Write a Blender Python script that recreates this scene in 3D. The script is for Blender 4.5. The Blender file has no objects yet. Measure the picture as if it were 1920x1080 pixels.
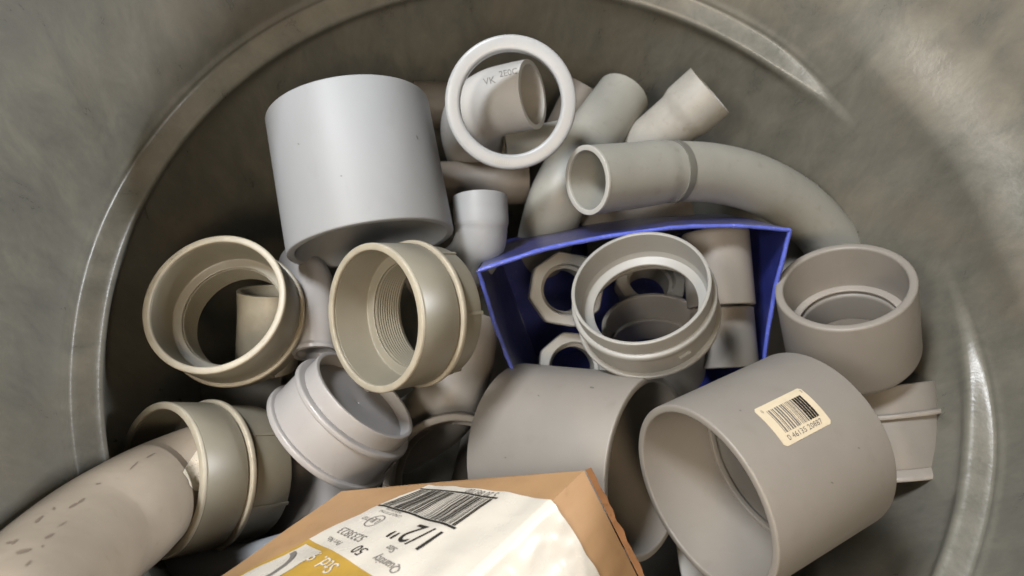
import bpy, bmesh, math, random
from mathutils import Vector, Matrix, noise
random.seed(4)
scene = bpy.context.scene
C = scene.collection

# ------------------------------------------------------------------ camera
# Bin frame: origin = centre of the moulded ledge, Z = bin axis (up).
UPC = Vector((.102, .392, .914)).normalized()          # bin axis seen from the camera
YC = (Vector((0, 1, 0)) - UPC * UPC.y).normalized()
XC = YC.cross(UPC)
MR = Matrix((XC, YC, UPC))                              # camera axes -> bin axes
BINC = Vector((.03224, -.01488, -.5540))                   # ledge centre seen from the camera
EYE = MR @ (-BINC)
F_PX = 1387.0
def V(px, py, d):      # photo measurement + real distance -> point in the bin
    return MR @ (Vector(((px - 960) / F_PX * d, -(py - 540) / F_PX * d, -d)) - BINC)
def P(x, y, z):
    return MR @ (Vector((x, y, z)) - BINC)
def D(x, y, z):
    return (MR @ Vector((x, y, z))).normalized()

cam = bpy.data.cameras.new('camera')
camo = bpy.data.objects.new('camera', cam)
C.objects.link(camo)
camo.matrix_world = Matrix.Translation(EYE) @ MR.to_4x4()
cam.sensor_width = 36
cam.lens = 36 * F_PX / 1920
cam.clip_start = .005
cam.clip_end = 20
cam.dof.use_dof = True
cam.dof.focus_distance = .48
cam.dof.aperture_fstop = 9
scene.camera = camo

# ------------------------------------------------------------------ light
w = bpy.data.worlds.new('World')
scene.world = w
w.use_nodes = True
w.node_tree.nodes['Background'].inputs[0].default_value = (1.0, .93, .83, 1)
w.node_tree.nodes['Background'].inputs[1].default_value = .006
def area(name, loc, target, size, power, col):
    l = bpy.data.lights.new(name, 'AREA')
    l.shape = 'RECTANGLE'
    l.size, l.size_y = size
    l.energy = power
    l.color = col
    o = bpy.data.objects.new(name, l)
    C.objects.link(o)
    o.location = loc
    o.rotation_euler = (Vector(target) - Vector(loc)).to_track_quat('-Z', 'Y').to_euler()
    return o
area('ceiling_panel_lamp', (-.85, .52, 1.6), (0, 0, 0), (.35, .35), 40, (.97, .985, 1))
area('near_fill_lamp', (-.48, -.26, .78), (.05, 0, 0), (.15, .15), 4.6, (1, .93, .83))  # added warm fill from the near left, no known lamp there
area('warm_lamp', (-.08, -.66, 1.0), (.04, -.15, 0), (.2, .2), 5.2, (1, .77, .51))
area('ceiling_tube_lamp', (2.6, .5, 1.12), (-.2, 0, .1), (1.2, .12), 88, (.96, .98, 1))
area('ceiling_tube_lamp', (-.9, -2.5, 1.02), (0, .2, .1), (1.2, .12), 48, (1, .94, .86))
scene.view_settings.view_transform = 'Standard'
scene.view_settings.look = 'None'
scene.view_settings.gamma = 1
scene.view_settings.exposure = 0
scene.render.engine = 'CYCLES'

# ------------------------------------------------------------------ materials
def mat(name, base, rough=.42, dirt=.12, scale=30, bump=.0, spec=.5, streak=None, dirtcol=None,
        var=.10, coat=0, scratch=.35):
    m = bpy.data.materials.new(name)
    m.use_nodes = True
    nt = m.node_tree
    N, L = nt.nodes, nt.links
    b = N['Principled BSDF']
    tc = N.new('ShaderNodeTexCoord')
    mp = N.new('ShaderNodeMapping')
    L.new(tc.outputs['Object'], mp.inputs[0])
    oi = N.new('ShaderNodeObjectInfo')
    mp.inputs['Scale'].default_value = streak or (1, 1, 1)
    n1 = N.new('ShaderNodeTexNoise')
    n1.inputs['Scale'].default_value = scale
    n1.inputs['Detail'].default_value = 6
    n1.inputs['Roughness'].default_value = .62
    L.new(mp.outputs[0], n1.inputs['Vector'])
    n2 = N.new('ShaderNodeTexNoise')
    n2.inputs['Scale'].default_value = scale * 5.5
    n2.inputs['Detail'].default_value = 5
    L.new(mp.outputs[0], n2.inputs['Vector'])
    r1 = N.new('ShaderNodeMapRange')
    r1.inputs['From Min'].default_value = .35
    r1.inputs['From Max'].default_value = .7
    r1.inputs['To Min'].default_value = 1 - var
    r1.inputs['To Max'].default_value = 1 + var * .6
    L.new(n1.outputs[0], r1.inputs[0])
    c1 = N.new('ShaderNodeVectorMath')
    c1.operation = 'SCALE'
    c1.inputs[0].default_value = base
    L.new(r1.outputs[0], c1.inputs['Scale'])
    r2 = N.new('ShaderNodeMapRange')
    r2.inputs['From Min'].default_value = .60
    r2.inputs['From Max'].default_value = .78
    r2.inputs['To Max'].default_value = dirt * 4
    L.new(n2.outputs[0], r2.inputs[0])
    mx = N.new('ShaderNodeMix')
    mx.data_type = 'RGBA'
    L.new(r2.outputs[0], mx.inputs[0])
    L.new(c1.outputs[0], mx.inputs[6])
    sc = N.new('ShaderNodeTexNoise')
    sc.noise_type = 'RIDGED_MULTIFRACTAL'
    sc.inputs['Scale'].default_value = scale * 1.6
    sc.inputs['Detail'].default_value = 2
    sc.inputs['Distortion'].default_value = .4
    ms_ = N.new('ShaderNodeMapping')
    ms_.inputs['Scale'].default_value = (.25, 1, 2.2)
    ms_.inputs['Rotation'].default_value = (.5, .9, .3)
    L.new(tc.outputs['Object'], ms_.inputs[0])
    L.new(ms_.outputs[0], sc.inputs['Vector'])
    r3 = N.new('ShaderNodeMapRange')
    r3.inputs['From Min'].default_value = 1.35
    r3.inputs['From Max'].default_value = 1.85
    r3.inputs['To Max'].default_value = scratch
    L.new(sc.outputs[0], r3.inputs[0])
    dc = dirtcol or tuple(v * .62 * k for v, k in zip(base, (1, .93, .82)))
    mx.inputs[7].default_value = (*dc, 1)
    m3 = N.new('ShaderNodeMix')
    m3.data_type = 'RGBA'
    L.new(r3.outputs[0], m3.inputs[0])
    L.new(mx.outputs[2], m3.inputs[6])
    m3.inputs[7].default_value = (*[min(1, v * 1.45 + .03) for v in base], 1)
    L.new(m3.outputs[2], b.inputs['Base Color'])
    rr = N.new('ShaderNodeMapRange')
    rr.inputs['To Min'].default_value = max(.05, rough - .1)
    rr.inputs['To Max'].default_value = rough + .14
    L.new(n1.outputs[0], rr.inputs[0])
    L.new(rr.outputs[0], b.inputs['Roughness'])
    b.inputs['Specular IOR Level'].default_value = spec
    b.inputs['Coat Weight'].default_value = coat
    if bump:
        bp = N.new('ShaderNodeBump')
        bp.inputs['Strength'].default_value = bump
        bp.inputs['Distance'].default_value = .0006
        L.new(n2.outputs[0], bp.inputs['Height'])
        L.new(bp.outputs[0], b.inputs['Normal'])
    return m
def plain(name, col, rough=.6, spec=.3):
    m = bpy.data.materials.new(name)
    m.use_nodes = True
    b = m.node_tree.nodes['Principled BSDF']
    b.inputs['Base Color'].default_value = (*col, 1)
    b.inputs['Roughness'].default_value = rough
    b.inputs['Specular IOR Level'].default_value = spec
    return m
M = {}
M['pale'] = mat('pale_grey_pvc', (.275, .288, .306), .50, .03, 14, .05, var=.05, streak=(1, 1, .6))
M['white'] = mat('whitish_pvc', (.345, .360, .380), .34, .05, 22, .08, var=.05)
M['cream'] = mat('greyed_cream_pvc', (0.414, 0.414, 0.392), .42, .08, 22, .06, var=.07)
M['tan'] = mat('aged_tan_pvc', (.225, .208, .165), .36, .04, 16, .05, var=.10)
M['tanrim'] = mat('pale_rim_pvc', (.36, .328, .26), .42, .08, 60, .06, var=.12)  # paler tan: light caught on the rounded lips put into the colour
M['mauve'] = mat('pinkish_grey_pvc', (.325, .315, .315), .30, .03, 18, .03, var=.05)
M['mid'] = mat('mid_grey_pvc', (.252, .234, .212), .45, .05, 12, .06, var=.08)
M['midrim'] = mat('mid_grey_rim_pvc', (.32, .292, .262), .45, .06, 40, .06, var=.08)
M['tube'] = mat('conduit_grey_pvc', (0.296, 0.296, 0.270), .46, .10, 20, .10, var=.09, streak=(1, 1, 1))
M['clear'] = mat('frosted_grey_pvc', (.295, .292, .278), .40, .03, 20, .04, var=.05)
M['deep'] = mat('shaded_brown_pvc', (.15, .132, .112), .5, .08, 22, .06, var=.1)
M['print'] = plain('black_print', (.02, .018, .016), .6)
M['fade'] = plain('faded_grey_print', (.16, .15, .14), .6)

# ------------------------------------------------------------------ mesh helpers
def tag(o, label, cat, group=None):
    o['label'] = label
    o['category'] = cat
    if group:
        o['group'] = group
    return o
def frame(origin, n, ref=None):
    z = n.normalized()
    r = ref if ref is not None else Vector((0, 0, 1))
    if abs(z.dot(r)) > .98:
        r = Vector((1, 0, 0))
    x = (r - z * r.dot(z)).normalized()
    y = z.cross(x)
    m = Matrix((x, y, z)).transposed().to_4x4()
    m.translation = origin
    return m
def thing(name, label, cat, mtx, group=None):
    o = bpy.data.objects.new(name, None)
    o.empty_display_size = .02
    C.objects.link(o)
    o.matrix_world = mtx
    return tag(o, label, cat, group)
def link(name, me, m, parent=None, ang=38):
    me.materials.append(m)
    me.shade_smooth()
    me.set_sharp_from_angle(angle=math.radians(ang))
    o = bpy.data.objects.new(name, me)
    C.objects.link(o)
    if parent is not None:
        o.parent = parent
    return o
def fillet(pts, rad):
    """closed polygon (r, z) with every corner rounded"""
    out = []
    n = len(pts)
    for i in range(n):
        a, p, b = Vector(pts[i - 1]), Vector(pts[i]), Vector(pts[(i + 1) % n])
        da, db = (a - p), (b - p)
        r = min(rad, da.length * .45, db.length * .45)
        if r < 1e-5 or abs(da.normalized().cross(db.normalized())) < .05:
            out.append(tuple(p))
            continue
        s, e = p + da.normalized() * r, p + db.normalized() * r
        for k in range(4):
            t = k / 3
            out.append(tuple((1 - t) ** 2 * s + 2 * t * (1 - t) * p + t * t * e))
    return out
def lathe(name, prof, m, parent, seg=96, rad=.0012, closed=True, ang=50):
    pr = fillet(prof, rad) if rad else prof
    # orient so that normals point out of the solid
    A = sum(pr[i - 1][0] * pr[i][1] - pr[i][0] * pr[i - 1][1] for i in range(len(pr)))
    if A < 0:
        pr = pr[::-1]
    vs, fs = [], []
    n = len(pr)
    for i in range(seg):
        c, s = math.cos(2 * math.pi * i / seg), math.sin(2 * math.pi * i / seg)
        vs += [(r * c, r * s, z) for r, z in pr]
    for i in range(seg):
        j = (i + 1) % seg
        for k in range(n):
            l = (k + 1) % n
            fs.append((i * n + k, j * n + k, j * n + l, i * n + l))
    me = bpy.data.meshes.new(name)
    me.from_pydata(vs, [], fs)
    return link(name, me, m, parent, ang)
def catmull(pts, steps=14):
    q = [pts[0] * 2 - pts[1]] + list(pts) + [pts[-1] * 2 - pts[-2]]
    out = []
    for i in range(1, len(q) - 2):
        for k in range(steps):
            t = k / steps
            a, b, c, d = q[i - 1], q[i], q[i + 1], q[i + 2]
            out.append(.5 * ((2 * b) + (c - a) * t + (2 * a - 5 * b + 4 * c - d) * t * t + (3 * b - a - 3 * c + d) * t ** 3))
    out.append(pts[-1].copy())
    return out
def sstep(a, b, x):
    t = max(0, min(1, (x - a) / (b - a)))
    return t * t * (3 - 2 * t)
def sweep(name, pts, R, wall, m, parent, bells=(), seg=56, steps=14, soft=.0018):
    """hollow tube along world points; bells = (start, length, radius) in metres of path"""
    line = catmull(pts, steps)
    # resample finely where bells change
    L = [0]
    for i in range(1, len(line)):
        L.append(L[-1] + (line[i] - line[i - 1]).length)
    tot = L[-1]
    ss = sorted(set([round(tot * i / 70, 6) for i in range(71)] +
                    [round(min(tot, max(0, b[0] + b[1] + k * .0006)), 6) for b in bells for k in range(-6, 7)] +
                    [round(min(tot, max(0, b[0] + k * .0006)), 6) for b in bells for k in range(-6, 7)]))
    def pos(s):
        for i in range(1, len(L)):
            if s <= L[i] + 1e-9:
                t = (s - L[i - 1]) / max(1e-9, L[i] - L[i - 1])
                return line[i - 1].lerp(line[i], t)
        return line[-1]
    cs = [pos(s) for s in ss]
    def rad(s):
        r = R
        for b0, bl, br in bells:
            k = sstep(b0 - .0018, b0 + .0018, s) if b0 > 0 else 1
            k *= 1 - sstep(b0 + bl - soft, b0 + bl + soft, s)
            r += (br - R) * k
        return r
    org = cs[0]
    t0 = (cs[1] - cs[0]).normalized()
    x = t0.orthogonal().normalized()
    rings_o, rings_i = [], []
    vs = []
    for i, c in enumerate(cs):
        t = (cs[min(i + 1, len(cs) - 1)] - cs[max(i - 1, 0)]).normalized()
        x = (x - t * x.dot(t)).normalized()
        y = t.cross(x)
        r = rad(ss[i])
        for k in range(seg):
            a = 2 * math.pi * k / seg
            dv = x * math.cos(a) + y * math.sin(a)
            vs.append((c + dv * r - org))
            vs.append((c + dv * (r - wall) - org))
    fs = []
    n = len(cs)
    idx = lambda i, k, s: (i * seg + k % seg) * 2 + s
    for i in range(n - 1):
        for k in range(seg):
            fs.append((idx(i, k, 0), idx(i, k + 1, 0), idx(i + 1, k + 1, 0), idx(i + 1, k, 0)))
            fs.append((idx(i, k + 1, 1), idx(i, k, 1), idx(i + 1, k, 1), idx(i + 1, k + 1, 1)))
    for k in range(seg):
        fs.append((idx(0, k + 1, 0), idx(0, k, 0), idx(0, k, 1), idx(0, k + 1, 1)))
        fs.append((idx(n - 1, k, 0), idx(n - 1, k + 1, 0), idx(n - 1, k + 1, 1), idx(n - 1, k, 1)))
    me = bpy.data.meshes.new(name)
    me.from_pydata([tuple(v) for v in vs], [], fs)
    o = link(name, me, m, parent, 45)
    return o, org
def pipe(name, label, cat, pts, R, wall, m, bells=(), group=None, rim=None, soft=.0018):
    root = bpy.data.objects.new(name, None)
    C.objects.link(root)
    o, org = sweep('tube', pts, R, wall, m, None, bells, soft=soft)
    root.location = org
    o.parent = root
    tag(root, label, cat, group)
    if rim:
        t0 = (pts[0] - pts[1]).normalized()
        rr = bells[0][2] if bells else R
        e = lathe('rim', [(rr + .0003, .0004), (rr + .0003, -.0022), (rr - wall - .0003, -.0022), (rr - wall - .0003, .0004)], rim, root, rad=.0005)
        e.matrix_local = frame(Vector((0, 0, 0)), t0)
    return root
def box_me(name, cx, sx):
    """8-corner block from centre and half sizes"""
    vs = [(cx[0] + a * sx[0], cx[1] + b * sx[1], cx[2] + c * sx[2]) for a in (-1, 1) for b in (-1, 1) for c in (-1, 1)]
    fs = [(0, 1, 3, 2), (4, 6, 7, 5), (0, 4, 5, 1), (2, 3, 7, 6), (0, 2, 6, 4), (1, 5, 7, 3)]
    me = bpy.data.meshes.new(name)
    me.from_pydata(vs, [], fs)
    return me

# ------------------------------------------------------------------ the bin
RL = .3225                       # inner edge of the ledge
def wall_r(th, z):
    d = math.degrees(math.atan2(math.sin(th), math.cos(th)))
    # the moulded handle pocket lifts the ledge for a stretch on one side
    k = sstep(-22, 8, d) * (1 - sstep(29, 52, d))
    lo = RL + .07 * z - .010 * sstep(0, .16, -z)
    step = .0135 * (1 - k) * sstep(-.001, .009, z) + .022 * k * sstep(.055, .115, z)
    # rounded beads at the inner and outer edge of the ledge
    soft = (1 - k) ** 2
    bead = -.0034 * math.exp(-((z + .003) / .0068) ** 2) * soft
    bead += -.0014 * math.exp(-((z - .0115) / .0035) ** 2) * soft
    bead += -.004 * math.exp(-((z - .062) / .022) ** 2) * k
    return lo + step + bead + .0018 * noise.noise(Vector((math.cos(th) * 2.2, math.sin(th) * 2.2, z * 7)))
def build_bin():
    root = thing('waste_bin', 'deep round dark grey plastic bin with a moulded ledge, holding the fittings', 'bin', Matrix.Translation((0, 0, -.42)))
    zs = []
    z = -.42
    while z < .235:
        zs.append(z)
        z += .0016 if -.02 < z < .04 else (.0025 if -.05 < z < .13 else .008)
    ths, a = [], -180.0
    while a < 180:
        ths.append(a)
        a += .22 if (-4 < a < 10 or 30 < a < 42) else .9
    ths.append(180.0)
    ths = [math.radians(a) for a in ths]
    seg = len(ths) - 1
    vs, fs = [], []
    n = len(zs)
    for th in ths:
        for z in zs:
            r = wall_r(th, z)
            vs.append((r * math.cos(th), r * math.sin(th), z + .42))
    # outer skin
    o0 = len(vs)
    for th in ths:
        for z in (-.42, .235):
            r = RL + .07 * z + .032
            vs.append((r * math.cos(th), r * math.sin(th), z + .42))
    for i in range(seg):
        for k in range(n - 1):
            fs.append((i * n + k, i * n + k + 1, (i + 1) * n + k + 1, (i + 1) * n + k))
        a = o0 + i * 2
        fs.append((a, a + 2, a + 3, a + 1))
        fs.append((i * n + n - 1, a + 1, a + 3, (i + 1) * n + n - 1))
    me = bpy.data.meshes.new('wall')
    me.from_pydata(vs, [], fs)
    ul = me.uv_layers.new(name='UVMap')
    for p in me.polygons:
        for li in p.loop_indices:
            v = me.vertices[me.loops[li].vertex_index].co
            th = math.atan2(v.y, v.x)
            ul.data[li].uv = (th * .33, v.z)
    link('wall', me, M['bin'], root, 60)
    bs = [(.302 * math.cos(2 * math.pi * i / 96), .302 * math.sin(2 * math.pi * i / 96), 0) for i in range(96)]
    b2 = [(x, y, -.012) for x, y, z in bs]
    me = bpy.data.meshes.new('base')
    me.from_pydata(bs + b2, [], [tuple(range(96)), tuple(range(191, 95, -1))] + [(i, i + 96, (i + 1) % 96 + 96, (i + 1) % 96) for i in range(96)])
    link('base', me, M['bin'], root)
def bin_material():
    m = bpy.data.materials.new('scuffed_bin_plastic')
    m.use_nodes = True
    nt = m.node_tree
    N, L = nt.nodes, nt.links
    b = N['Principled BSDF']
    tc = N.new('ShaderNodeTexCoord')
    def nz(scale, sc, det=6, dist=0, rough=.6, kind='FBM', rot=0):
        mp = N.new('ShaderNodeMapping')
        mp.inputs['Scale'].default_value = sc
        mp.inputs['Rotation'].default_value = (rot, rot * .6, 0)
        L.new(tc.outputs['Object'], mp.inputs[0])
        n = N.new('ShaderNodeTexNoise')
        n.noise_type = kind
        n.inputs['Scale'].default_value = scale
        n.inputs['Detail'].default_value = det
        n.inputs['Distortion'].default_value = dist
        n.inputs['Roughness'].default_value = rough
        L.new(mp.outputs[0], n.inputs['Vector'])
        return n
    def rng(src, a, b_, lo, hi):
        r = N.new('ShaderNodeMapRange')
        r.inputs['From Min'].default_value = a
        r.inputs['From Max'].default_value = b_
        r.inputs['To Min'].default_value = lo
        r.inputs['To Max'].default_value = hi
        L.new(src, r.inputs[0])
        return r.outputs[0]
    big = nz(7, (1, 1, .8), 4, .3)
    mid = nz(34, (1, 1, .42), 10, .35, .74, 'FBM', .22)
    fine = nz(130, (1, 1, .5), 4, .2, .6, 'FBM', .25)
    crk = nz(30, (1, 1, .45), 3, .8, .5, 'RIDGED_MULTIFRACTAL', .30)
    scr = nz(30, (1, .8, .10), 2, .15, .4, 'RIDGED_MULTIFRACTAL', .45)
    cr = N.new('ShaderNodeValToRGB')
    cr.color_ramp.elements[0].position = .34
    cr.color_ramp.elements[0].color = (.116, .116, .102, 1)
    cr.color_ramp.elements[1].position = .66
    cr.color_ramp.elements[1].color = (.182, .176, .148, 1)
    L.new(mid.outputs[0], cr.inputs[0])
    mx = N.new('ShaderNodeMix')
    mx.data_type = 'RGBA'
    L.new(rng(big.outputs[0], .5, .72, 0, .45), mx.inputs[0])
    L.new(cr.outputs[0], mx.inputs[6])
    mx.inputs[7].default_value = (.200, .165, .125, 1)
    m2 = N.new('ShaderNodeMix')
    m2.data_type = 'RGBA'
    L.new(rng(scr.outputs[0], 1.2, 1.75, 0, .40), m2.inputs[0])
    L.new(mx.outputs[2], m2.inputs[6])
    m2.inputs[7].default_value = (.34, .33, .29, 1)
    L.new(m2.outputs[2], b.inputs['Base Color'])
    L.new(rng(mid.outputs[0], .3, .7, .24, .42), b.inputs['Roughness'])
    b.inputs['Specular IOR Level'].default_value = .6
    ad = N.new('ShaderNodeMath')
    ad.operation = 'MULTIPLY_ADD'
    ad.inputs[1].default_value = .16
    L.new(fine.outputs[0], ad.inputs[0])
    L.new(rng(crk.outputs[0], .7, 1.9, 0, 1), ad.inputs[2])
    bp = N.new('ShaderNodeBump')
    bp.inputs['Strength'].default_value = .75
    bp.inputs['Distance'].default_value = .0026
    L.new(ad.outputs[0], bp.inputs['Height'])
    L.new(bp.outputs[0], b.inputs['Normal'])
    return m
M['bin'] = bin_material()
build_bin()

# ------------------------------------------------------------------ large couplings
def coupling(name, label, c, n, R, L, m, wall=.006, rim=None, stop=.003, deep=.5):
    """straight sleeve, mouth at local z = 0, body along -z, stop ring half way"""
    t = thing(name, label, 'coupling', frame(c, n))
    ri = R - wall
    h = .0035
    lathe('body', [(R, -h if rim else 0), (R, -L), (ri, -L), (ri, -L * deep - .002), (ri, -h if rim else 0)], m, t, rad=.0014)
    lathe('stop_ring', [(ri + .0005, -L * deep), (ri - stop, -L * deep), (ri - stop, -L * deep - .004), (ri + .0005, -L * deep - .004)], m, t, rad=.0008)
    if rim:
        lathe('rim', [(R, 0), (R, -h), (ri, -h), (ri, 0)], rim, t, rad=.0011)
    return t
coupling('pipe_coupling', 'big pale blue-grey pipe coupling tipped against the bin wall, its open end turned down', P(-.108, .033, -.571), D(.2, -.96, .165), .064, .110, M['pale'], wall=.0062, deep=.62)
G = coupling('pipe_coupling', 'big warm grey pipe coupling with a cream barcode sticker', P(.1165, -.1305, -.457), D(-.865, -.29, .41), .0615, .100, M['mid'], wall=.0052, deep=.58)
coupling('pipe_coupling', 'big plain grey pipe coupling lying behind the brown carton corner', P(.1, -.1295, -.535), D(.8, -.01, .6), .0665, .118, M['mid'], wall=.0055, deep=.55)
coupling('pipe_coupling', 'grey pipe coupling half buried under the pinkish adapter, mouth facing up', V(853, 913, .56), D(.02, .1, 1), .055, .07, M['mid'], wall=.006, deep=.42, stop=.005)
coupling('pipe_coupling', 'dark grey pipe coupling wedged under the stickered coupling, only one rim showing', V(1478, 1065, .60), D(.93, .25, .25), .05, .08, M['clear'], wall=.005)

# ------------------------------------------------------------------ ring bushing at the top
t = thing('ring_bushing', 'bright white ring bushing with a wide rounded face', 'bushing', frame(P(-.001, .14, -.56), D(0, -.2, .98)))
lathe('body', [(.050, 0), (.050, -.006), (.0465, -.010), (.0465, -.034), (.0405, -.034), (.0385, -.006), (.0385, 0)], M['white'], t, rad=.0035)
for a0, da, k in ((174, 2.2, 7), (226, 2.0, 4)):        # moulded letters along the face
    for i in range(k):
        a = math.radians(a0 + i * da)
        me = box_me('moulded_mark', (0, 0, 0), (.0016, .0003, .0003))
        o = link('moulded_mark', me, M['cream'], t)
        o.matrix_local = Matrix.Rotation(a, 4, 'Z') @ Matrix.Translation((.0445, 0, .0001))

# ------------------------------------------------------------------ threaded adapters
def adapter(label, c, n, m, rim, R=.051, L1=.034, L2=.058, ridges=6, rot=0):
    t = thing('threaded_adapter', label, 'adapter', frame(c, n))
    ri = R - .0048
    rt = R - .0135
    lathe('socket', [(R, -.0028), (R - .0004, -L1), (rt + .002, -L1 - .001), (rt, -L1 + .003), (ri - .0012, -L1 + .003), (ri, -.0028)], m, t, rad=.0012)
    lathe('rim', [(R + .0002, 0), (R + .0002, -.0034), (ri - .0001, -.0034), (ri - .0001, 0)], rim, t, rad=.0014)
    lathe('bead_ring', [(R + .0018, -L1 - .0012), (R + .0018, -L1 - .0052), (R - .004, -L1 - .0052), (R - .004, -L1 - .0012)], rim, t, rad=.0014)
    lathe('body', [(R - .0022, -L1 - .0045), (R - .003, -L2), (rt + .001, -L2), (rt + .001, -L1 - .0045)], m, t, rad=.0014)
    pr = []
    z = -L1 + .001
    pr = [(rt + .0015, z)]
    while z > -L2 + .003:
        pr += [(rt - .0001, z), (rt - .0005, z - .0011)]
        z -= .0022
    pr += [(rt - .0001, z), (rt + .0015, z)]
    lathe('thread', pr, m, t, rad=0, ang=20)
    for i in range(ridges):
        a = 2 * math.pi * i / ridges + rot
        o = link('ridge', box_me('ridge', (R - .0036, 0, -(L1 + L2) / 2 - .003), (.0016, .0011, (L2 - L1) / 2 - .003)), m, t)
        o.matrix_local = Matrix.Rotation(a, 4, 'Z')
    return t
adapter('tan threaded adapter facing straight up next to the left bin wall, its thread showing through', P(-.209, -.010, -.518), D(-.06, .33, .94), M['tan'], M['tanrim'])
adapter('tan threaded adapter leaning sideways under the pale blue-grey coupling, cream rim unbroken', P(-.095, -.0205, -.502), D(-.66, -.055, .75), M['tan'], M['tanrim'], rot=.5)
adapter('tan threaded adapter with a scratched conduit end pushed inside it', P(-.235, -.127, -.490), D(-.56, .125, .82), M['tan'], M['tanrim'], rot=.25, L2=.072)

# frosted adapter in the blue box
t = thing('terminal_adapter', 'frosted grey adapter with two bead rings, sticking out of the blue box', 'adapter', frame(P(.091, .002, -.528), D(-.29, .59, .76)))
lathe('socket', [(.050, 0), (.0497, -.013), (.0445, -.026), (.0385, -.028), (.0385, -.0255), (.0468, -.024), (.0472, 0)], M['clear'], t, rad=.0009)
lathe('bead_ring', [(.0528, -.0135), (.0532, -.0175), (.050, -.0185), (.0488, -.0185), (.0488, -.0125)], M['clear'], t, rad=.0013)
lathe('skirt', [(.0505, -.018), (.0498, -.040), (.0470, -.040), (.0478, -.018)], M['clear'], t, rad=.0009)
lathe('bead_ring', [(.0535, -.0385), (.0535, -.0425), (.0465, -.0425), (.0465, -.0385)], M['clear'], t, rad=.0013)
for a in (95, 200, 330):
    o = link('moulded_nub', box_me('moulded_nub', (.0505, 0, -.029), (.0016, .0045, .0012)), M['clear'], t)
    o.matrix_local = Matrix.Rotation(math.radians(a), 4, 'Z')

# pinkish double-bead adapter
t = thing('terminal_adapter', 'glossy pinkish-grey stepped adapter with two bead rings beside the carton', 'adapter', frame(P(-.1035, -.0752, -.525), D(.66, .73, .17)) @ Matrix.Scale(1.05, 4))
lathe('closed_face', [(.0372, -.0085), (.0372, -.0115), (.0005, -.0115), (.0005, -.0085)], M['mauve'], t, rad=.0006)
lathe('socket', [(.0405, 0), (.0412, -.012), (.036, -.0135), (.0375, 0)], M['mauve'], t, rad=.0008)
lathe('bead_ring', [(.0462, -.0115), (.0466, -.0155), (.040, -.0165), (.037, -.0165), (.037, -.0115)], M['mauve'], t, rad=.0014)
lathe('skirt', [(.0440, -.0155), (.0452, -.040), (.041, -.040), (.039, -.0155)], M['mauve'], t, rad=.0009)
lathe('bead_ring', [(.0482, -.0385), (.0486, -.0430), (.041, -.0445), (.041, -.0385)], M['mauve'], t, rad=.0014)
for a in (200,):
    o = link('inner_post', box_me('inner_post', (.030, 0, -.0070), (.0060, .0018, .0022)), M['mauve'], t)
    o.matrix_local = Matrix.Rotation(math.radians(a), 4, 'Z')
for a in (100, 250):
    o = link('moulded_nub', box_me('moulded_nub', (.0446, 0, -.026), (.0014, .0014, .005)), M['mauve'], t)
    o.matrix_local = Matrix.Rotation(math.radians(a), 4, 'Z')

# right-hand fitting and the one under it
t = thing('elbow_socket', 'thick-walled grey elbow socket standing open against the right bin wall', 'elbow', frame(P(.257, .003, -.573), D(-.35, .75, .57)))
lathe('body', [(.051, 0), (.0515, -.070), (.048, -.076), (.037, -.076), (.037, -.046), (.0445, -.043), (.0445, 0)], M['mid'], t, rad=.0022)
lathe('ledge', [(.0448, -.0405), (.038, -.0405), (.038, -.0425), (.0448, -.0425)], M['midrim'], t, rad=.0008)
lathe('elbow_heel', [(.0368, -.0715), (.0368, -.0745), (.0005, -.0755), (.0005, -.0725)], M['deep'], t, rad=.0008)  # dark colour stands in for the shade inside the socket hole
t = thing('terminal_adapter', 'grey adapter with a bead ring and flared foot, under the elbow socket', 'adapter', frame(V(1650, 724, .630), D(-.11, .96, -.17)))
lathe('socket', [(.0425, 0), (.0425, -.024), (.037, -.024), (.037, 0)], M['mid'], t, rad=.0012)
lathe('bead_ring', [(.0468, -.0225), (.0468, -.0265), (.038, -.0265), (.038, -.0225)], M['midrim'], t, rad=.0013)
lathe('body', [(.0425, -.026), (.0425, -.066), (.037, -.066), (.037, -.026)], M['mid'], t, rad=.0012)
lathe('flared_foot', [(.0425, -.0655), (.0475, -.0715), (.0475, -.0745), (.036, -.0745), (.036, -.0655)], M['midrim'], t, rad=.0012)

# ------------------------------------------------------------------ bent pipes and elbows
pipe('conduit_bend', 'large scratched tan conduit bend reaching out of the bin from the tan adapter', 'pipe',
[P(-.2020, -.1235, -.5145), P(-.2330, -.1345, -.4900), V(226, 972, .432), V(160, 1022, .400), V(80, 1110, .345), V(10, 1240, .285), V(-60, 1480, .23)], .0335, .0045,
     mat('scratched_tan_pvc', (.30, .25, .195), .5, .06, 26, .12, var=.10, streak=(1, 1, 1)))
pipe('conduit_bend', 'grey conduit bend with a belled mouth and pale scuffed band', 'pipe',
     [V(1100, 338, .575), V(1180, 330, .598), V(1255, 322, .618), V(1345, 326, .640), V(1430, 350, .662), V(1510, 400, .685), V(1575, 480, .705), V(1620, 580, .72)], .0254, .0035, M['tube'],
     bells=((0, .0760, .0268),), rim=M['cream'], soft=.008)
pipe('conduit_bend', 'smooth grey conduit bend rising from under the blue box to the shaded wall', 'pipe',
     [V(1168, 180, .702), V(1120, 246, .682), V(1078, 310, .668), V(1046, 372, .664), V(1026, 436, .682), V(1014, 490, .73)], .0260, .0035, M['tube'])
pipe('pipe_elbow', 'cream-grey elbow with a wide collar leaning on the far bin wall', 'elbow',
     [V(1332, 170, .655), V(1292, 205, .664), V(1252, 240, .675), V(1212, 274, .690), V(1180, 305, .71), V(1160, 340, .74)], .0240, .004, mat('stained_grey_pvc', (.35, .338, .31), .45, .12, 26, .08, var=.16, dirtcol=(.20, .15, .11)), bells=((0, .030, .0266),), soft=.006)
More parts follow.
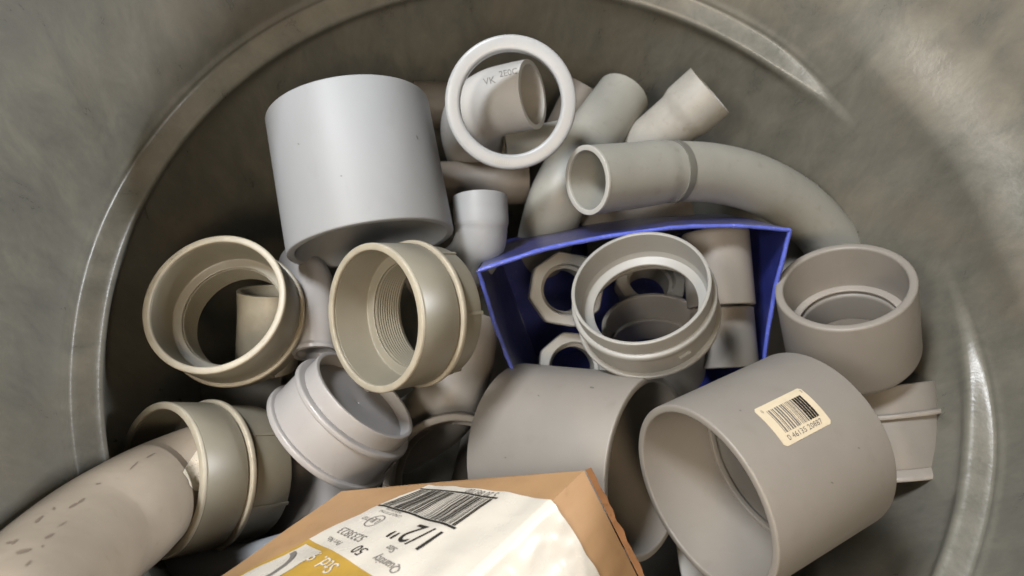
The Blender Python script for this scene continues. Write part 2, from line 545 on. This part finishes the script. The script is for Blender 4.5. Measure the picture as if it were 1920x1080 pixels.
pipe('pipe_elbow', 'small whitish elbow standing between the pale coupling and the blue box', 'elbow',
     [V(900, 371, .600), V(901, 398, .598), V(902, 425, .597), V(898, 458, .602), V(880, 490, .615), V(840, 520, .635)], .0212, .0035, M['pale'], bells=((0, .0225, .0222),))
S = pipe('pipe_elbow', 'white elbow with dark print, seen through the ring bushing', 'elbow',
     [V(999, 177, .628), V(962, 184, .636), V(925, 194, .646), V(895, 215, .662), V(885, 245, .69), V(890, 280, .73)], .0292, .004, mat('bright_white_pvc', (.46, .46, .455), .4, .04, 22, .05, var=.05))
pipe('conduit_piece', 'thin grey pipe piece lying below the white printed elbow', 'pipe',
     [V(944, 276, .70), V(1000, 268, .705), V(1070, 255, .71)], .0165, .003, M['cream'])
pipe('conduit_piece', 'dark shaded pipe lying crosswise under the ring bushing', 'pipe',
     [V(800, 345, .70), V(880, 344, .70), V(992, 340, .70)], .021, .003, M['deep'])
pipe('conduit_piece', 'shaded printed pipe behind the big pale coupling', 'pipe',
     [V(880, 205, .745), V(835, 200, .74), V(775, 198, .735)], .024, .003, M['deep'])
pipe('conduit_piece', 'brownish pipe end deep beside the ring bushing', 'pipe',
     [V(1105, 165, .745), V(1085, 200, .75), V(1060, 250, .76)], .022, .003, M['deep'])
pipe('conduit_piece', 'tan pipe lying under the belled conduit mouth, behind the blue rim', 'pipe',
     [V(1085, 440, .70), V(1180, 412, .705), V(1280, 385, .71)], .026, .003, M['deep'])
pipe('pipe_elbow', 'small mauve-grey elbow upright between two tan adapters', 'elbow',
     [V(592, 664, .560), V(592, 630, .566), V(590, 580, .576), V(585, 530, .592), V(560, 490, .62)], .0165, .003, M['mauve'], bells=((0, .004, .0178),))
pipe('conduit_piece', 'brown pipe piece seen through the upright tan adapter', 'pipe',
     [V(505, 545, .61), V(505, 600, .615), V(500, 680, .63)], .0255, .003, M['tanrim'])
pipe('conduit_bend', 'grey pipe bend under the leaning tan adapter', 'pipe',
     [V(872, 600, .635), V(858, 690, .622), V(825, 770, .62), V(740, 830, .64)], .029, .003, M['mid'])
pipe('conduit_bend', 'dusky mauve pipe under the pinkish adapter and behind the carton', 'pipe',
     [V(555, 850, .60), V(590, 930, .585), V(590, 1020, .57), V(560, 1110, .56)], .034, .004, M['mauve'])
pipe('conduit_piece', 'light grey pipe lying under the adapter that holds the conduit', 'pipe',
     [V(262, 1036, .522), V(345, 1060, .510), V(450, 1062, .506), V(570, 1030, .510), V(690, 985, .525)], .0150, .003, M['pale'])
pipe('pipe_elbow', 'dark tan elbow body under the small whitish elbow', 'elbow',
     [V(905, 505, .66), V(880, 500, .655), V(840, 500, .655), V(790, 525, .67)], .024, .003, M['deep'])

pipe('conduit_piece', 'pale grey pipe end under the adapter that holds the conduit', 'pipe',
     [V(470, 1025, .60), V(530, 985, .598), V(600, 960, .60)], .020, .003, M['pale'])
pipe('conduit_piece', 'grey pipe deep between the upright tan adapter and the bin wall', 'pipe',
     [V(330, 760, .70), V(430, 735, .69), V(540, 730, .69)], .022, .003, M['mid'])
pipe('conduit_piece', 'grey pipe deep under the big plain coupling', 'pipe',
     [V(880, 980, .68), V(925, 760, .75), V(935, 640, .80)], .025, .003, M['mid'])
pipe('conduit_piece', 'shaded pipe low beside the right bin wall', 'pipe',
     [V(1500, 470, .74), V(1440, 600, .74), V(1380, 760, .74)], .026, .003, M['mid'])

# ------------------------------------------------------------------ blue box with small fittings
def blue_box():
    m = mat('blue_polypropylene', (.022, .032, .20), .38, .08, 40, .15, var=.15, dirtcol=(.10, .12, .35))
    m.node_tree.nodes['Principled BSDF'].inputs['Transmission Weight'].default_value = .35
    mr = mat('blue_rim_polypropylene', (.11, .15, .62), .20, .12, 70, .2, var=.2, dirtcol=(.45, .48, .75))
    A_, B_, Cc, Dd = V(897, 508, .552), V(1481, 431, .585), V(1425, 750, .645), V(1003, 785, .615)
    back = D(-.03, .25, -.95) * .13
    cen = (A_ + B_ + Cc + Dd) / 4
    root = thing('parts_box', 'open blue plastic parts box lying tilted among the fittings', 'box', Matrix.Translation(cen))
    def wallstrip(name, p, q, bow, bdir, shrink=.90):
        nu, nv = 28, 8
        vs, fs = [], []
        nrm = None
        for layer in range(2):
            for j in range(nv + 1):
                t = j / nv
                for i in range(nu + 1):
                    s = i / nu
                    a = p.lerp(q, s)
                    a = a + (cen - a) * (1 - shrink) * t + back * t
                    a = a + bdir * (bow * 4 * s * (1 - s) * (1 - t * .5)) + bdir * (.0010 * noise.noise(Vector((s * 5, t * 2, bow * 90))) + .0004 * noise.noise(Vector((s * 19, t * 5, bow * 90))))
                    vs.append(a + bdir * (.0011 * (1 - 2 * layer)) - cen)
        K = (nu + 1) * (nv + 1)
        for l in range(2):
            for j in range(nv):
                for i in range(nu):
                    x = l * K + j * (nu + 1) + i
                    f = (x, x + 1, x + nu + 2, x + nu + 1)
                    fs.append(f if l else f[::-1])
        for i in range(nu):
            fs.append((i, i + 1, K + i + 1, K + i))
        me = bpy.data.meshes.new(name)
        me.from_pydata([tuple(v) for v in vs], [], fs)
        o = link(name, me, m, root, 40)
        # rolled rim along the opening
        pts = []
        for i in range(29):
            s = i / 28
            a = p.lerp(q, s) + bdir * (bow * 4 * s * (1 - s)) + bdir * (.0010 * noise.noise(Vector((s * 5, 0, bow * 90))) + .0004 * noise.noise(Vector((s * 19, 0, bow * 90))))
            pts.append(a)
        vs, fs = [], []
        ax = -back.normalized()
        for i, a in enumerate(pts):
            tl = .0016 * (1 + .25 * noise.noise(Vector((i * .9, bow * 50, 2))))
            for du, dw in ((-1, -.6), (-1, .6), (-.4, 1), (.4, 1), (1, .6), (1, -.6)):
                vs.append(a + bdir * du * tl + ax * dw * .0022 - cen)
        for i in range(28):
            for k in range(6):
                fs.append((i * 6 + k, i * 6 + (k + 1) % 6, i * 6 + 6 + (k + 1) % 6, i * 6 + 6 + k))
        fs += [tuple(range(6)), tuple(range(28 * 6 + 5, 28 * 6 - 1, -1))]
        me = bpy.data.meshes.new('rim')
        me.from_pydata([tuple(v) for v in vs], [], fs)
        bm = bmesh.new()
        bm.from_mesh(me)
        bmesh.ops.recalc_face_normals(bm, faces=bm.faces)
        bm.to_mesh(me)
        bm.free()
        link('rim', me, mr, root, 60)
    up = (A_ + B_ - Cc - Dd).normalized()
    side = (B_ + Cc - A_ - Dd).normalized()
    wallstrip('side_panel', A_, B_, .0150, up)
    wallstrip('side_panel', B_, Cc, -.004, side)
    wallstrip('side_panel', Cc, Dd, -.002, -up)
    wallstrip('side_panel', Dd, A_, .003, -side)
    cs = []
    for a in (A_, B_, Cc, Dd):
        cs.append(a + (cen - a) * .1 + back - cen)
    me = bpy.data.meshes.new('bottom_panel')
    th = back.normalized() * .002
    me.from_pydata([tuple(c) for c in cs] + [tuple(c + th) for c in cs], [], [(0, 1, 2, 3), (7, 6, 5, 4), (0, 4, 5, 1), (1, 5, 6, 2), (2, 6, 7, 3), (3, 7, 4, 0)])
    link('bottom_panel', me, m, root)
blue_box()

def hex_bushing(label, c, n, R, hole, sides, rot):
    t = thing('hex_bushing', label, 'bushing', frame(c, n), 'faceted bushings in the blue box')
    bm = bmesh.new()
    H = .016
    def ring(r, z, k, ro, ):
        return [bm.verts.new((r * math.cos(2 * math.pi * i / k + ro), r * math.sin(2 * math.pi * i / k + ro), z)) for i in range(k)]
    sub = 8
    k = sides * sub
    def poly(r, z):
        out = []
        for i in range(k):
            a = 2 * math.pi * i / k
            b = (a % (2 * math.pi / sides)) - math.pi / sides
            rr = r * math.cos(math.pi / sides) / math.cos(b)
            rr = min(rr, r * .985)
            out.append(bm.verts.new((rr * math.cos(a + rot), rr * math.sin(a + rot), z)))
        return out
    rs = [poly(R, -H), poly(R, -.0012), poly(R - .0012, 0), ring(hole + .001, 0, k, rot), ring(hole, -.001, k, rot), ring(hole, -.012, k, rot), ring(hole - .003, -.0125, k, rot), ring(hole - .003, -H - .02, k, rot), ring(R * .78, -H - .02, k, rot), ring(R * .78, -H, k, rot)]
    rs.append(rs[0])
    for a, b in zip(rs, rs[1:]):
        for i in range(k):
            j = (i + 1) % k
            bm.faces.new((a[i], a[j], b[j], b[i]))
    bmesh.ops.recalc_face_normals(bm, faces=bm.faces)
    me = bpy.data.meshes.new('body')
    bm.to_mesh(me)
    bm.free()
    link('body', me, M['clear'], t, 25)
    return t
hex_bushing('eight-sided grey bushing upright in the blue box corner', V(1064, 542, .615), D(.10, .05, 1), .0325, .0212, 8, .25)
hex_bushing('eight-sided grey bushing sunk lowest in the blue box', V(1078, 690, .628), D(.05, .1, 1), .032, .0215, 8, .5)
hex_bushing('small bushing seen through the frosted adapter', V(1222, 520, .665), D(.0, .45, .9), .033, .021, 8, .1)
coupling('small_coupling', 'small grey coupling seen through the frosted adapter', V(1226, 607, .612), D(-.12, .80, .58), .043, .05, M['mid'], wall=.004)
coupling('small_coupling', 'small grey coupling standing against the right panel of the blue box', V(1352, 575, .612), D(.05, -.95, .1), .0275, .062, M['mid'], wall=.004)
coupling('small_coupling', 'small grey coupling lying below another one in the blue box', V(1362, 690, .625), D(.05, -.95, .12), .0265, .05, M['mid'], wall=.004)

# ------------------------------------------------------------------ carton
def carton():
    k0 = Vector((.0390, -.0987, -.400))
    nn = Vector((-.30, .92, .25)).normalized()
    def onp(px, py):
        r = Vector(((px - 960) / F_PX, -(py - 540) / F_PX, -1))
        return r * (nn.dot(k0) / nn.dot(r))
    a = onp(640, 921) - k0
    b = (onp(886, 1080) - k0) * 2.6
    c = Vector((.43, -.87, -.25)).normalized() * .095
    base = MR @ (k0 - BINC)
    root = thing('brown_carton', 'crumpled brown cardboard carton with a wrapped white product label', 'carton', Matrix.Translation(base))
    A3, B3, C3 = MR @ a, MR @ b, MR @ c
    mk = mat('brown_kraft', (.37, .225, .115), .50, .10, 24, .10, var=.12, spec=.25)
    ml = mat('label_film', (.56, .525, .465), .26, .02, 40, .04, var=.03, scratch=.1)
    mg = mat('label_gold', (.40, .25, .045), .42, .04, 60, .05, var=.08)
    N1 = A3.cross(B3).normalized()
    if N1.dot(C3) > 0:
        N1 = -N1
    N2 = B3.cross(C3).normalized()
    if N2.dot(A3) > 0:
        N2 = -N2
    def lump(s, t, k):
        return .0016 * noise.noise(Vector((s * 3.1, t * 3.3, k))) + .0008 * noise.noise(Vector((s * 9, t * 8, k + 4)))
    def face1(s, t, h=0):      # s along a (0..1), t along b
        bulge = .0055 * math.sin(math.pi * min(1, max(0, s))) * (1 - math.exp(-max(0, t) * 9))
        return A3 * s + B3 * t + N1 * (bulge + lump(s, t, 1) * min(1, t * 12, s * 12) + h)
    def face2(s, t, h=0):      # s along c (0..1), t along b
        bulge = .004 * math.sin(math.pi * min(1, max(0, s))) * (1 - math.exp(-max(0, t) * 9))
        return C3 * s + B3 * t + N2 * (bulge + lump(s, t, 7) * min(1, t * 12, s * 12) + h)
    def grid(name, fn, n1, n2, m):
        vs = [tuple(fn(i / n1, j / n2)) for j in range(n2 + 1) for i in range(n1 + 1)]
        fs = [(j * (n1 + 1) + i, j * (n1 + 1) + i + 1, (j + 1) * (n1 + 1) + i + 1, (j + 1) * (n1 + 1) + i) for j in range(n2) for i in range(n1)]
        me = bpy.data.meshes.new(name)
        me.from_pydata(vs, [], fs)
        return link(name, me, m, root, 30)
    grid('front_panel', face1, 40, 40, mk)
    grid('side_panel', face2, 24, 40, mk)
    grid('back_panel', lambda s, t: C3 + A3 * s + B3 * t, 4, 4, mk)
    grid('side_panel', lambda s, t: A3 + C3 * s + B3 * t, 4, 4, mk)
    grid('end_panel', lambda s, t: A3 * s + C3 * t + B3.normalized() * -.001 * math.sin(math.pi * s), 12, 8, mk)
    grid('end_panel', lambda s, t: B3 + A3 * s + C3 * t, 4, 4, mk)
    # torn paper edge beside the corner
    vs, fs = [], []
    for i in range(40):
        s = i / 39
        wv = .0022 + .0020 * noise.noise(Vector((s * 12, 3, 1)))
        p = C3 * s - B3.normalized() * .001
        vs += [tuple(p), tuple(p - B3.normalized() * wv + N2 * .002 - A3.normalized() * .0006)]
    for i in range(39):
        fs.append((i * 2, i * 2 + 1, i * 2 + 3, i * 2 + 2))
    me = bpy.data.meshes.new('torn_edge')
    me.from_pydata(vs, [], fs)
    link('torn_edge', me, mat('torn_kraft', (.22, .11, .05), .8, .2, 60, .3, spec=.2), root)
    return root, face1, face2, ml, mg, a, b, onp, k0
carton_parts = carton()

# ------------------------------------------------------------------ printed label on the carton
root, face1, face2, ml, mg, ca, cb, onp, k0 = carton_parts
def lab(x, y, h):
    """label frame: x along the reading direction, y up the letters; x < 0 wraps over the carton edge"""
    b0, b1 = (0, .125), (.575, .020)
    t0, t1 = (0, .51), (.782, .247)
    wr = .0008 * noise.noise(Vector((x * 5, y * 4, 9))) + .0009 * max(0, .25 - abs(noise.noise(Vector((x * 4 + y * 3, y * 5, 2)))))
    if x >= 0:
        p = [(b0[i] * (1 - x) + b1[i] * x) * (1 - y) + (t0[i] * (1 - x) + t1[i] * x) * y for i in (0, 1)]
        e = min(1, x * 8)
        return face1(p[0], p[1], h + .0009 + wr * e)
    p = (b0[0] * (1 - y) + t0[0] * y, b0[1] * (1 - y) + t0[1] * y)
    return face2(-x, p[1] + x * .02, h + .0012 + abs(wr) * 2.6 * min(1, -x * 8))
def patch(name, x0, x1, y0, y1, nx, ny, m, parent, h=0.0, edge=0):
    vs, fs = [], []
    for j in range(ny + 1):
        for i in range(nx + 1):
            x = x0 + (x1 - x0) * i / nx
            y = y0 + (y1 - y0) * j / ny
            if edge and j == 0:
                y += edge * noise.noise(Vector((x * 7, 0, 5)))
            vs.append(tuple(lab(x, y, h)))
    for j in range(ny):
        for i in range(nx):
            q = j * (nx + 1) + i
            fs.append((q, q + 1, q + nx + 2, q + nx + 1))
    me = bpy.data.meshes.new(name)
    me.from_pydata(vs, [], fs)
    return link(name, me, m, parent, 60)
label = patch('label', -1.0, 1.0, 0, 1.0, 90, 40, ml, root, 0, .012)
patch('gold_panel', .0, 1.0, 1.0, 1.75, 40, 20, mg, label, 0)
def text_pts(txt, size):
    cu = bpy.data.curves.new('t', 'FONT')
    cu.body = txt
    cu.size = size
    cu.resolution_u = 3
    o = bpy.data.objects.new('t', cu)
    me = bpy.data.meshes.new_from_object(o)
    bpy.data.objects.remove(o)
    vs = [v.co.copy() for v in me.vertices]
    fs = [tuple(p.vertices) for p in me.polygons]
    bpy.data.meshes.remove(me)
    return vs, fs
def lettering(txt, x, y, size, m=None, stretch=1.0, name='lettering'):
    vs, fs = text_pts(txt, size)
    me = bpy.data.meshes.new(name)
    me.from_pydata([tuple(lab(x + v.x * stretch / .115, y + v.y / .066, .0004)) for v in vs], [], fs)
    return link(name, me, m or M['print'], label)
lettering('1/2"', .315, .50, .0195, stretch=1.05)
lettering('Size', .44, .755, .0052, M['fade'])
lettering('Quantity', .30, .86, .0062, M['fade'], 1.0)
lettering('50', .565, .86, .0085)
lettering('5233823', .675, .775, .0072, M['fade'], 1.05)
lettering('Part No.', .76, .90, .0046, M['fade'])
lettering('UL', .78, .58, .0058, M['fade'])
lettering('LISTED', .83, .60, .0034, M['fade'])
lettering('CONDUIT FITTING', .70, .485, .0026, M['fade'])
lettering('MADE IN USA', .74, .445, .0026, M['fade'])
lettering('5 20 88700', .36, .02, .0058, M['fade'], 1.05)
lettering('Std. 90', .575, 1.06, .0105, ml, 1.0)
me_v, me_f = [], []
for i in range(40):                                    # ring of the listing mark
    a, b2 = 2 * math.pi * i / 40, 2 * math.pi * (i + 1) / 40
    k = len(me_v)
    for ang, r in ((a, .0052), (b2, .0052), (b2, .0046), (a, .0046)):
        me_v.append(tuple(lab(.81 + r * math.cos(ang) / .115, .615 + r * math.sin(ang) / .066, .0004)))
    me_f.append((k, k + 1, k + 2, k + 3))
me = bpy.data.meshes.new('listing_mark')
me.from_pydata(me_v, [], me_f)
link('listing_mark', me, M['fade'], label)
rb = random.Random(7)
x = .345
while x < .95:                                         # carton barcode
    wd = rb.choice((.0035, .0035, .007, .011))
    patch('bar', x, x + wd, .10, .42, 1, 14, M['print'], label, .0004)
    x += wd + rb.choice((.0045, .0075, .012))
patch('bar', .325, .985, .425, .445, 40, 1, M['print'], label, .0004)
patch('bar', .325, .985, .075, .093, 40, 1, M['print'], label, .0004)
patch('picture', .775, .965, 1.05, 1.62, 10, 10, ml, label, .0003)
vs, fs = [], []
for i in range(15):                                    # line drawing of an elbow in the picture
    a = math.pi / 2 * i / 14
    for r in (.115, .135):
        vs.append(tuple(lab(.945 - r * math.sin(a) * 1.0, 1.11 + .36 - r * 2.4 * math.cos(a), .0007)))
for i in range(14):
    fs.append((i * 2, i * 2 + 1, i * 2 + 3, i * 2 + 2))
me = bpy.data.meshes.new('picture_line')
me.from_pydata(vs, [], fs)
link('picture_line', me, M['fade'], label)

# ------------------------------------------------------------------ barcode sticker on the coupling
ms = mat('sticker_paper', (.62, .54, .40), .55, .06, 80, .05, var=.06)
GR = .0615
def cyl(z, ph, h):
    # rounded corners come from the outline; the sheet bends round the pipe
    a = math.radians(ph)
    return ((GR + h) * math.cos(a), (GR + h) * math.sin(a), z)
def cpatch(name, z0, z1, p0, p1, m, parent, h, nz_=2, np_=10):
    vs = [cyl(z0 + (z1 - z0) * i / nz_, p0 + (p1 - p0) * j / np_, h) for j in range(np_ + 1) for i in range(nz_ + 1)]
    fs = [(j * (nz_ + 1) + i, j * (nz_ + 1) + i + 1, (j + 1) * (nz_ + 1) + i + 1, (j + 1) * (nz_ + 1) + i) for j in range(np_) for i in range(nz_)]
    me = bpy.data.meshes.new(name)
    me.from_pydata(vs, [], fs)
    return link(name, me, m, parent, 60)
vs, fs = [], []
nz_, np_ = 14, 16
for j in range(np_ + 1):
    v = j / np_
    cut = .0016 * (1 - math.sqrt(max(0, 1 - max(0, abs(v - .5) * 2 - .86) ** 2 / .0196)))
    for i in range(nz_ + 1):
        u = i / nz_
        vs.append(cyl(-.0285 - cut - u * (.0385 - 2 * cut), 5 + 26 * v, .00025))
for j in range(np_):
    for i in range(nz_):
        q = j * (nz_ + 1) + i
        fs.append((q, q + 1, q + nz_ + 2, q + nz_ + 1))
me = bpy.data.meshes.new('sticker')
me.from_pydata(vs, [], fs)
sticker = link('sticker', me, ms, G, 60)
sticker['label'] = 'cream barcode sticker'
z = -.0345
i = 0
while z > -.0625:
    wd = rb.choice((.0004, .0004, .0008, .0012)) if z > -.054 else .0016
    cpatch('bar', z, z - wd, 11.5, 26.5, M['fade'] if z > -.054 else M['print'], sticker, .0005, 1, 8)
    z -= wd + (rb.choice((.0005, .0006, .001)) if z > -.054 else .0003)
for txt, z0, ph, size in (('0 46135 20887', -.0335, 7.2, .0046), ('0', -.0315, 26.5, .003), ('3', -.0645, 27.2, .003)):
    tv, tf = text_pts(txt, size)
    me = bpy.data.meshes.new('digits')
    me.from_pydata([cyl(z0 - v.x, ph + math.degrees(v.y / GR), .0005) for v in tv], [], tf)
    link('digits', me, M['fade'], sticker)

# ------------------------------------------------------------------ wear and a dark ring on the conduits and print on the elbow
from mathutils.bvhtree import BVHTree
bpy.context.view_layer.update()
def tree_of(o):
    me = o.data
    return BVHTree.FromPolygons([o.matrix_world @ v.co for v in me.vertices], [tuple(p.vertices) for p in me.polygons])
def wear(name, root, tr, loops, m, h=.00025, sub=6):
    """patches that lie on the surface of a tube, from outline points measured on it"""
    inv = root.matrix_world.inverted()
    vs, fs = [], []
    def hit(px, py):
        d = (V(px, py, 1) - EYE).normalized()
        loc, nor, _, _ = tr.ray_cast(EYE, d)
        return None if loc is None else inv @ (loc + nor * h)
    for lp in loops:
        cx = sum(p[0] for p in lp) / len(lp)
        cy = sum(p[1] for p in lp) / len(lp)
        k = len(vs)
        rings = []
        c = hit(cx, cy)
        if c is None:
            continue
        vs.append(tuple(c))
        ok = True
        for r in (.33, .66, 1):
            for p in lp:
                q = hit(cx + (p[0] - cx) * r, cy + (p[1] - cy) * r)
                if q is None:
                    q = c
                vs.append(tuple(q))
        n = len(lp)
        for i in range(n):
            j = (i + 1) % n
            fs.append((k, k + 1 + i, k + 1 + j))
            for r in range(2):
                fs.append((k + 1 + r * n + i, k + 1 + (r + 1) * n + i, k + 1 + (r + 1) * n + j, k + 1 + r * n + j))
    me = bpy.data.meshes.new(name)
    me.from_pydata(vs, [], fs)
    return link(name, me, m, root, 60)
def blob(cx, cy, l, w, ang, seed):
    out = []
    for i in range(11):
        a = 2 * math.pi * i / 11
        k = 1 + .45 * noise.noise(Vector((math.cos(a) * 1.7, math.sin(a) * 1.7, seed)))
        x, y = l * math.cos(a) * k, w * math.sin(a) * k
        c, s_ = math.cos(ang), math.sin(ang)
        out.append((cx + x * c - y * s_, cy + x * s_ + y * c))
    return out
K = [o for o in C.objects if o.get('label', '').startswith('large scratched tan')][0]
ktr = tree_of(K.children[0])
mgouge = plain('dark_gouge', (.175, .138, .105), .7)
for n_, (gx, gy, l, w_, an) in enumerate(((153, 933, 17, 4, -.5), (132, 954, 11, 3, -.7), (80, 968, 8, 5, -.5), (97, 960, 6, 3, -.4), (90, 1000, 11, 5, -.5), (49, 1040, 13, 5, -.4), (73, 1019, 6, 3, -.4), (30, 1022, 8, 3.5, -.3), (20, 1012, 6, 3, -.4), (177, 913, 8, 2, -.2), (257, 868, 14, 2.2, -.35), (281, 860, 8, 2, -.35), (112, 978, 20, 1.3, -.72), (60, 1062, 10, 2, -.6))):
    wear('gouge', K, ktr, [blob(gx + 7 * math.sin(n_ * 2.3), gy + 6 * math.cos(n_ * 3.1), l * (.55 + .35 * (n_ % 3)), w_ * (.45 + .2 * (n_ % 2)), an - .12 + .3 * math.sin(n_ * 1.7), n_)], mgouge)
mfl = mat('torn_white_primer', (.66, .60, .50), .8, .3, 160, .8, var=.2, dirtcol=(.25, .21, .17))
wear('primer_patch', K, ktr, [[(200 + a / 3, 720 + b2 / 3) for a, b2 in ((530, 350), (500, 385), (470, 430), (440, 470), (425, 500), (455, 540), (462, 570), (490, 600), (525, 602), (548, 578), (585, 560), (600, 480), (590, 400))]], mfl, .0004)
E6 = [o for o in C.objects if o.get('label', '').startswith('grey conduit bend with a belled')][0]
etr = tree_of(E6.children[0])
kp = [V(1100, 338, .575), V(1255, 322, .618), V(1345, 326, .640)]
o = lathe('dark_band', [(.02625, .0035), (.02585, -.0035), (.0250, -.0035), (.0250, .0035)], mat('dark_grey_pvc', (.15, .15, .135), .5, .08, 30, .05), E6, rad=0)  # darker grey ring round the tube behind the belled mouth
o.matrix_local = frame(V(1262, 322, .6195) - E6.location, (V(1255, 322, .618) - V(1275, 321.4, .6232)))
msc = mat('chalky_scuff', (.60, .60, .55), .7, .25, 120, .4, var=.2, dirtcol=(.38, .38, .34), streak=(1, 3, 1))
wear('scuff_band', E6, etr, [[(1172, 285), (1200, 279), (1230, 276), (1243, 300), (1246, 340), (1240, 372), (1215, 380), (1190, 384), (1165, 372), (1176, 350), (1166, 330), (1178, 310)]], msc, .0002)
str_ = tree_of(S.children[0])
sinv = S.matrix_world.inverted()
for txt, px, py, size, an in (('VK', 908, 160, 18, -.22), ('2E0C', 937, 145, 16, -.20)):
    tv, tf = text_pts(txt, size)
    pts = []
    for v in tv:
        c_, s_ = math.cos(an), math.sin(an)
        qx, qy = px + v.x * c_ + v.y * s_, py + v.x * s_ - v.y * c_
        d = (V(qx, qy, 1) - EYE).normalized()
        loc, nor, _, _ = str_.ray_cast(EYE, d)
        pts.append(tuple(sinv @ (loc + nor * .0003)) if loc is not None else (0, 0, 0))
    me = bpy.data.meshes.new('print')
    me.from_pydata(pts, [], tf)
    link('print', me, plain('faint_print', (.20, .195, .19)), S)

# ------------------------------------------------------------------ specks on the couplings
for lab_, spots in (('big plain grey pipe coupling lying', ((1110, 727, 4, 1.8, .1), (1010, 742, 2.5, 1.2, .6), (948, 858, 2, 1.5, 0))),
                    ('big warm grey pipe coupling', ((1560, 905, 3, 1.4, .5), (1388, 770, 2.2, 1.2, .2), (1610, 840, 2, 1.3, .2))),
                    ('big pale blue-grey', ((782, 258, 5, 1.1, 1.2), (640, 330, 2, 1.2, 0), (560, 270, 2, 1, .4)))):
    r_ = [o for o in C.objects if o.get('label', '').startswith(lab_)][0]
    tr_ = tree_of([o for o in r_.children if o.name.startswith('body')][0])
    for n_, (gx, gy, l, w_, an) in enumerate(spots):
        wear('speck', r_, tr_, [blob(gx, gy, l, w_, an, n_ + gx)], M['fade'], .0002)
